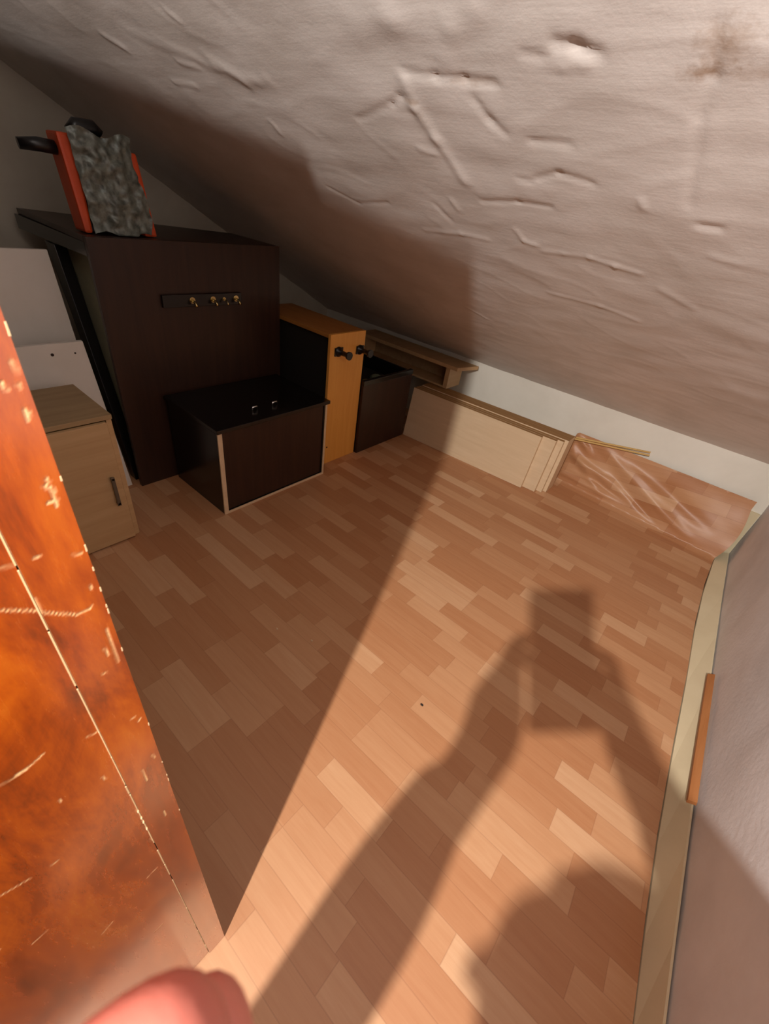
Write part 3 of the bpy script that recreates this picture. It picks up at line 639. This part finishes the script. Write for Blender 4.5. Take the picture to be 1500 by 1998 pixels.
for k_, (p_, r_) in J.items():
    q_ = .74 if k_ in ('pel', 'sp1', 'sp2', 'sp3', 'hiL', 'hiR', 'knL', 'knR', 'shL', 'shR', 'elL', 'elR') else .9 if k_ in ('anL', 'anR', 'toL', 'toR', 'faL', 'faR') else 1   # slimmer under the clothes
    body_nodes[k_] = (p_, tuple(v * q_ for v in r_) if isinstance(r_, tuple) else r_ * q_)
body_edges = list(Ed)
fr = .0068
def finger(tag_, root, pts_, r_=fr):
    prev_ = root
    for i, p in enumerate(pts_):
        k_ = f'{tag_}{i}'; body_nodes[k_] = (p, r_ * (1 - .09 * i)); body_edges.append((prev_, k_)); prev_ = k_
# left hand: thumb on the screen side, index finger reaching round under the lens, the others behind the phone's left edge
IDX = [(-.0075, -.0455, .934), (-.0122, -.0255, .932), (-.0117, -.0103, .9335), (-.0082, .0007, .9360)]
finger('iL', 'paL', IDX, .0086)
finger('mL', 'paL', [(-.010, -.048, .922), (-.0122, -.0275, .920), (-.0110, -.0105, .9238), (-.0080, .0017, .9277)], .0076)
finger('rL', 'paL', [(-.013, -.058, .905), (-.017, -.040, .896), (-.004, -.033, .889), (.008, -.034, .887)])
finger('pL', 'paL', [(-.006, -.068, .895), (-.006, -.052, .884), (.006, -.046, .878)], .0056)
finger('tL', 'paL', [(-.003, -.056, .948), (.002, -.056, .962), (.014, -.050, .970)], .0100)
dR = Vector((-.010, .012, .024))
def fR(tg_, pts_, r_=fr): finger(tg_, 'paR', [tuple(Vector(p) + dR) for p in pts_], r_)
fR('iR', [(.092, -.008, .925), (.078, .008, .930), (.062, .006, .926), (.050, -.002, .920)])
fR('mR', [(.098, -.010, .908), (.084, .004, .908), (.068, .000, .904), (.056, -.008, .899)])
fR('rR', [(.103, -.016, .893), (.088, -.004, .890), (.073, -.009, .887), (.062, -.015, .883)])
fR('pR', [(.108, -.024, .880), (.094, -.014, .875), (.082, -.017, .872)], .0056)
fR('tR', [(.082, -.034, .926), (.074, -.030, .941), (.062, -.034, .949)], .0090)
person = thing('person', 'person kneeling behind the camera in dark sweater, one fingertip at the lower left', 'person', (.14, -.5, .006))
skin_mesh('body', body_nodes, body_edges, 'pel', M_skin, person)
def sub(keys, grow, add=None):
    nd = {}
    for k_ in keys:
        p, r_ = J[k_]; nd[k_] = (p, tuple(v + grow for v in r_) if isinstance(r_, tuple) else r_ + grow)
    return nd
ks = ['pel', 'sp1', 'sp2', 'sp3', 'nk0', 'shL', 'elL', 'faL', 'shR', 'elR', 'faR']; nd = sub(ks, .011); nd['pel'] = ((.14, -.615, .32), .102)
nd['cuL'] = ((.004, -.108, .863), .026); nd['cuR'] = ((.145, -.043, .904), .028)
skin_mesh('sweater', nd, [e_ for e_ in Ed if e_[0] in nd and e_[1] in nd] + [('faL', 'cuL'), ('faR', 'cuR')], 'pel', M_sweater, person)
ks = ['pel', 'hiL', 'knL', 'anL', 'hiR', 'knR', 'anR']; nd = sub(ks, .013); nd['pel'] = ((.14, -.62, .30), .092); nd['wst'] = ((.137, -.60, .36), .088); nd['knL'] = ((.06, -.285, .070), .062); nd['knR'] = ((.24, -.285, .070), .062)
skin_mesh('trousers', nd, [e_ for e_ in Ed if e_[0] in nd and e_[1] in nd] + [('pel', 'wst')], 'pel', M_trousers, person)
for sd in 'LR': skin_mesh('sock', {'an': (J['an' + sd][0], .037), 'to': (J['to' + sd][0], .029)}, [('an', 'to')], 'an', M_shoe, person)
# face and hair
hc = Vector((.146, -.197, .886)); fd = (Vector((0, 0, 1)) - hc); fd.z = 0.02; fd = Vector((-.25, .93, .12)).normalized(); rt = fd.cross(Vector((0, 0, 1))).normalized(); up = rt.cross(fd)
def hp(a, b_, c): v = hc + rt * a + up * b_ + fd * c; return (v.x, v.y, v.z)
bm = B(); bmesh.ops.create_icosphere(bm, subdivisions=4, radius=1)
for v in list(bm.verts):
    c_ = v.co.copy()
    if (c_.y > .45 and c_.z < .55) or c_.z < -.45: bm.verts.remove(v); continue
    n_ = 1 + .05 * noise.noise(c_ * 7)
    v.co = P(*hp(c_.x * .0665 * n_, c_.z * .088 * n_ + .012, c_.y * .076 * n_ - .004))
o = obj('hair', bm, M_hair, person)
for sx in (-1, 1):
    bm = B(); bmesh.ops.create_icosphere(bm, subdivisions=2, radius=.0095 * S)
    for v in bm.verts: v.co += P(*hp(.024 * sx, .0, .060))
    obj('eye', bm, M_eye, person)
    bm = B(); tube(bm, [hp(.062 * sx, .012, .0), hp(.070 * sx, .006, -.006), hp(.069 * sx, -.010, -.006), hp(.061 * sx, -.020, .0)], [.005, .008, .007, .004], 10); obj('ear', bm, M_skin, person)
bm = B(); tube(bm, [hp(0, .006, .062), hp(0, -.010, .074), hp(0, -.022, .082), hp(0, -.029, .068)], [.005, .008, .011, .006], 12); obj('nose', bm, M_skin, person)
bm = B(); tube(bm, [hp(-.018, -.042, .058), hp(-.006, -.041, .066), hp(.006, -.041, .066), hp(.018, -.042, .058)], [.002, .005, .005, .002], 8); obj('mouth', bm, M_lip, person)
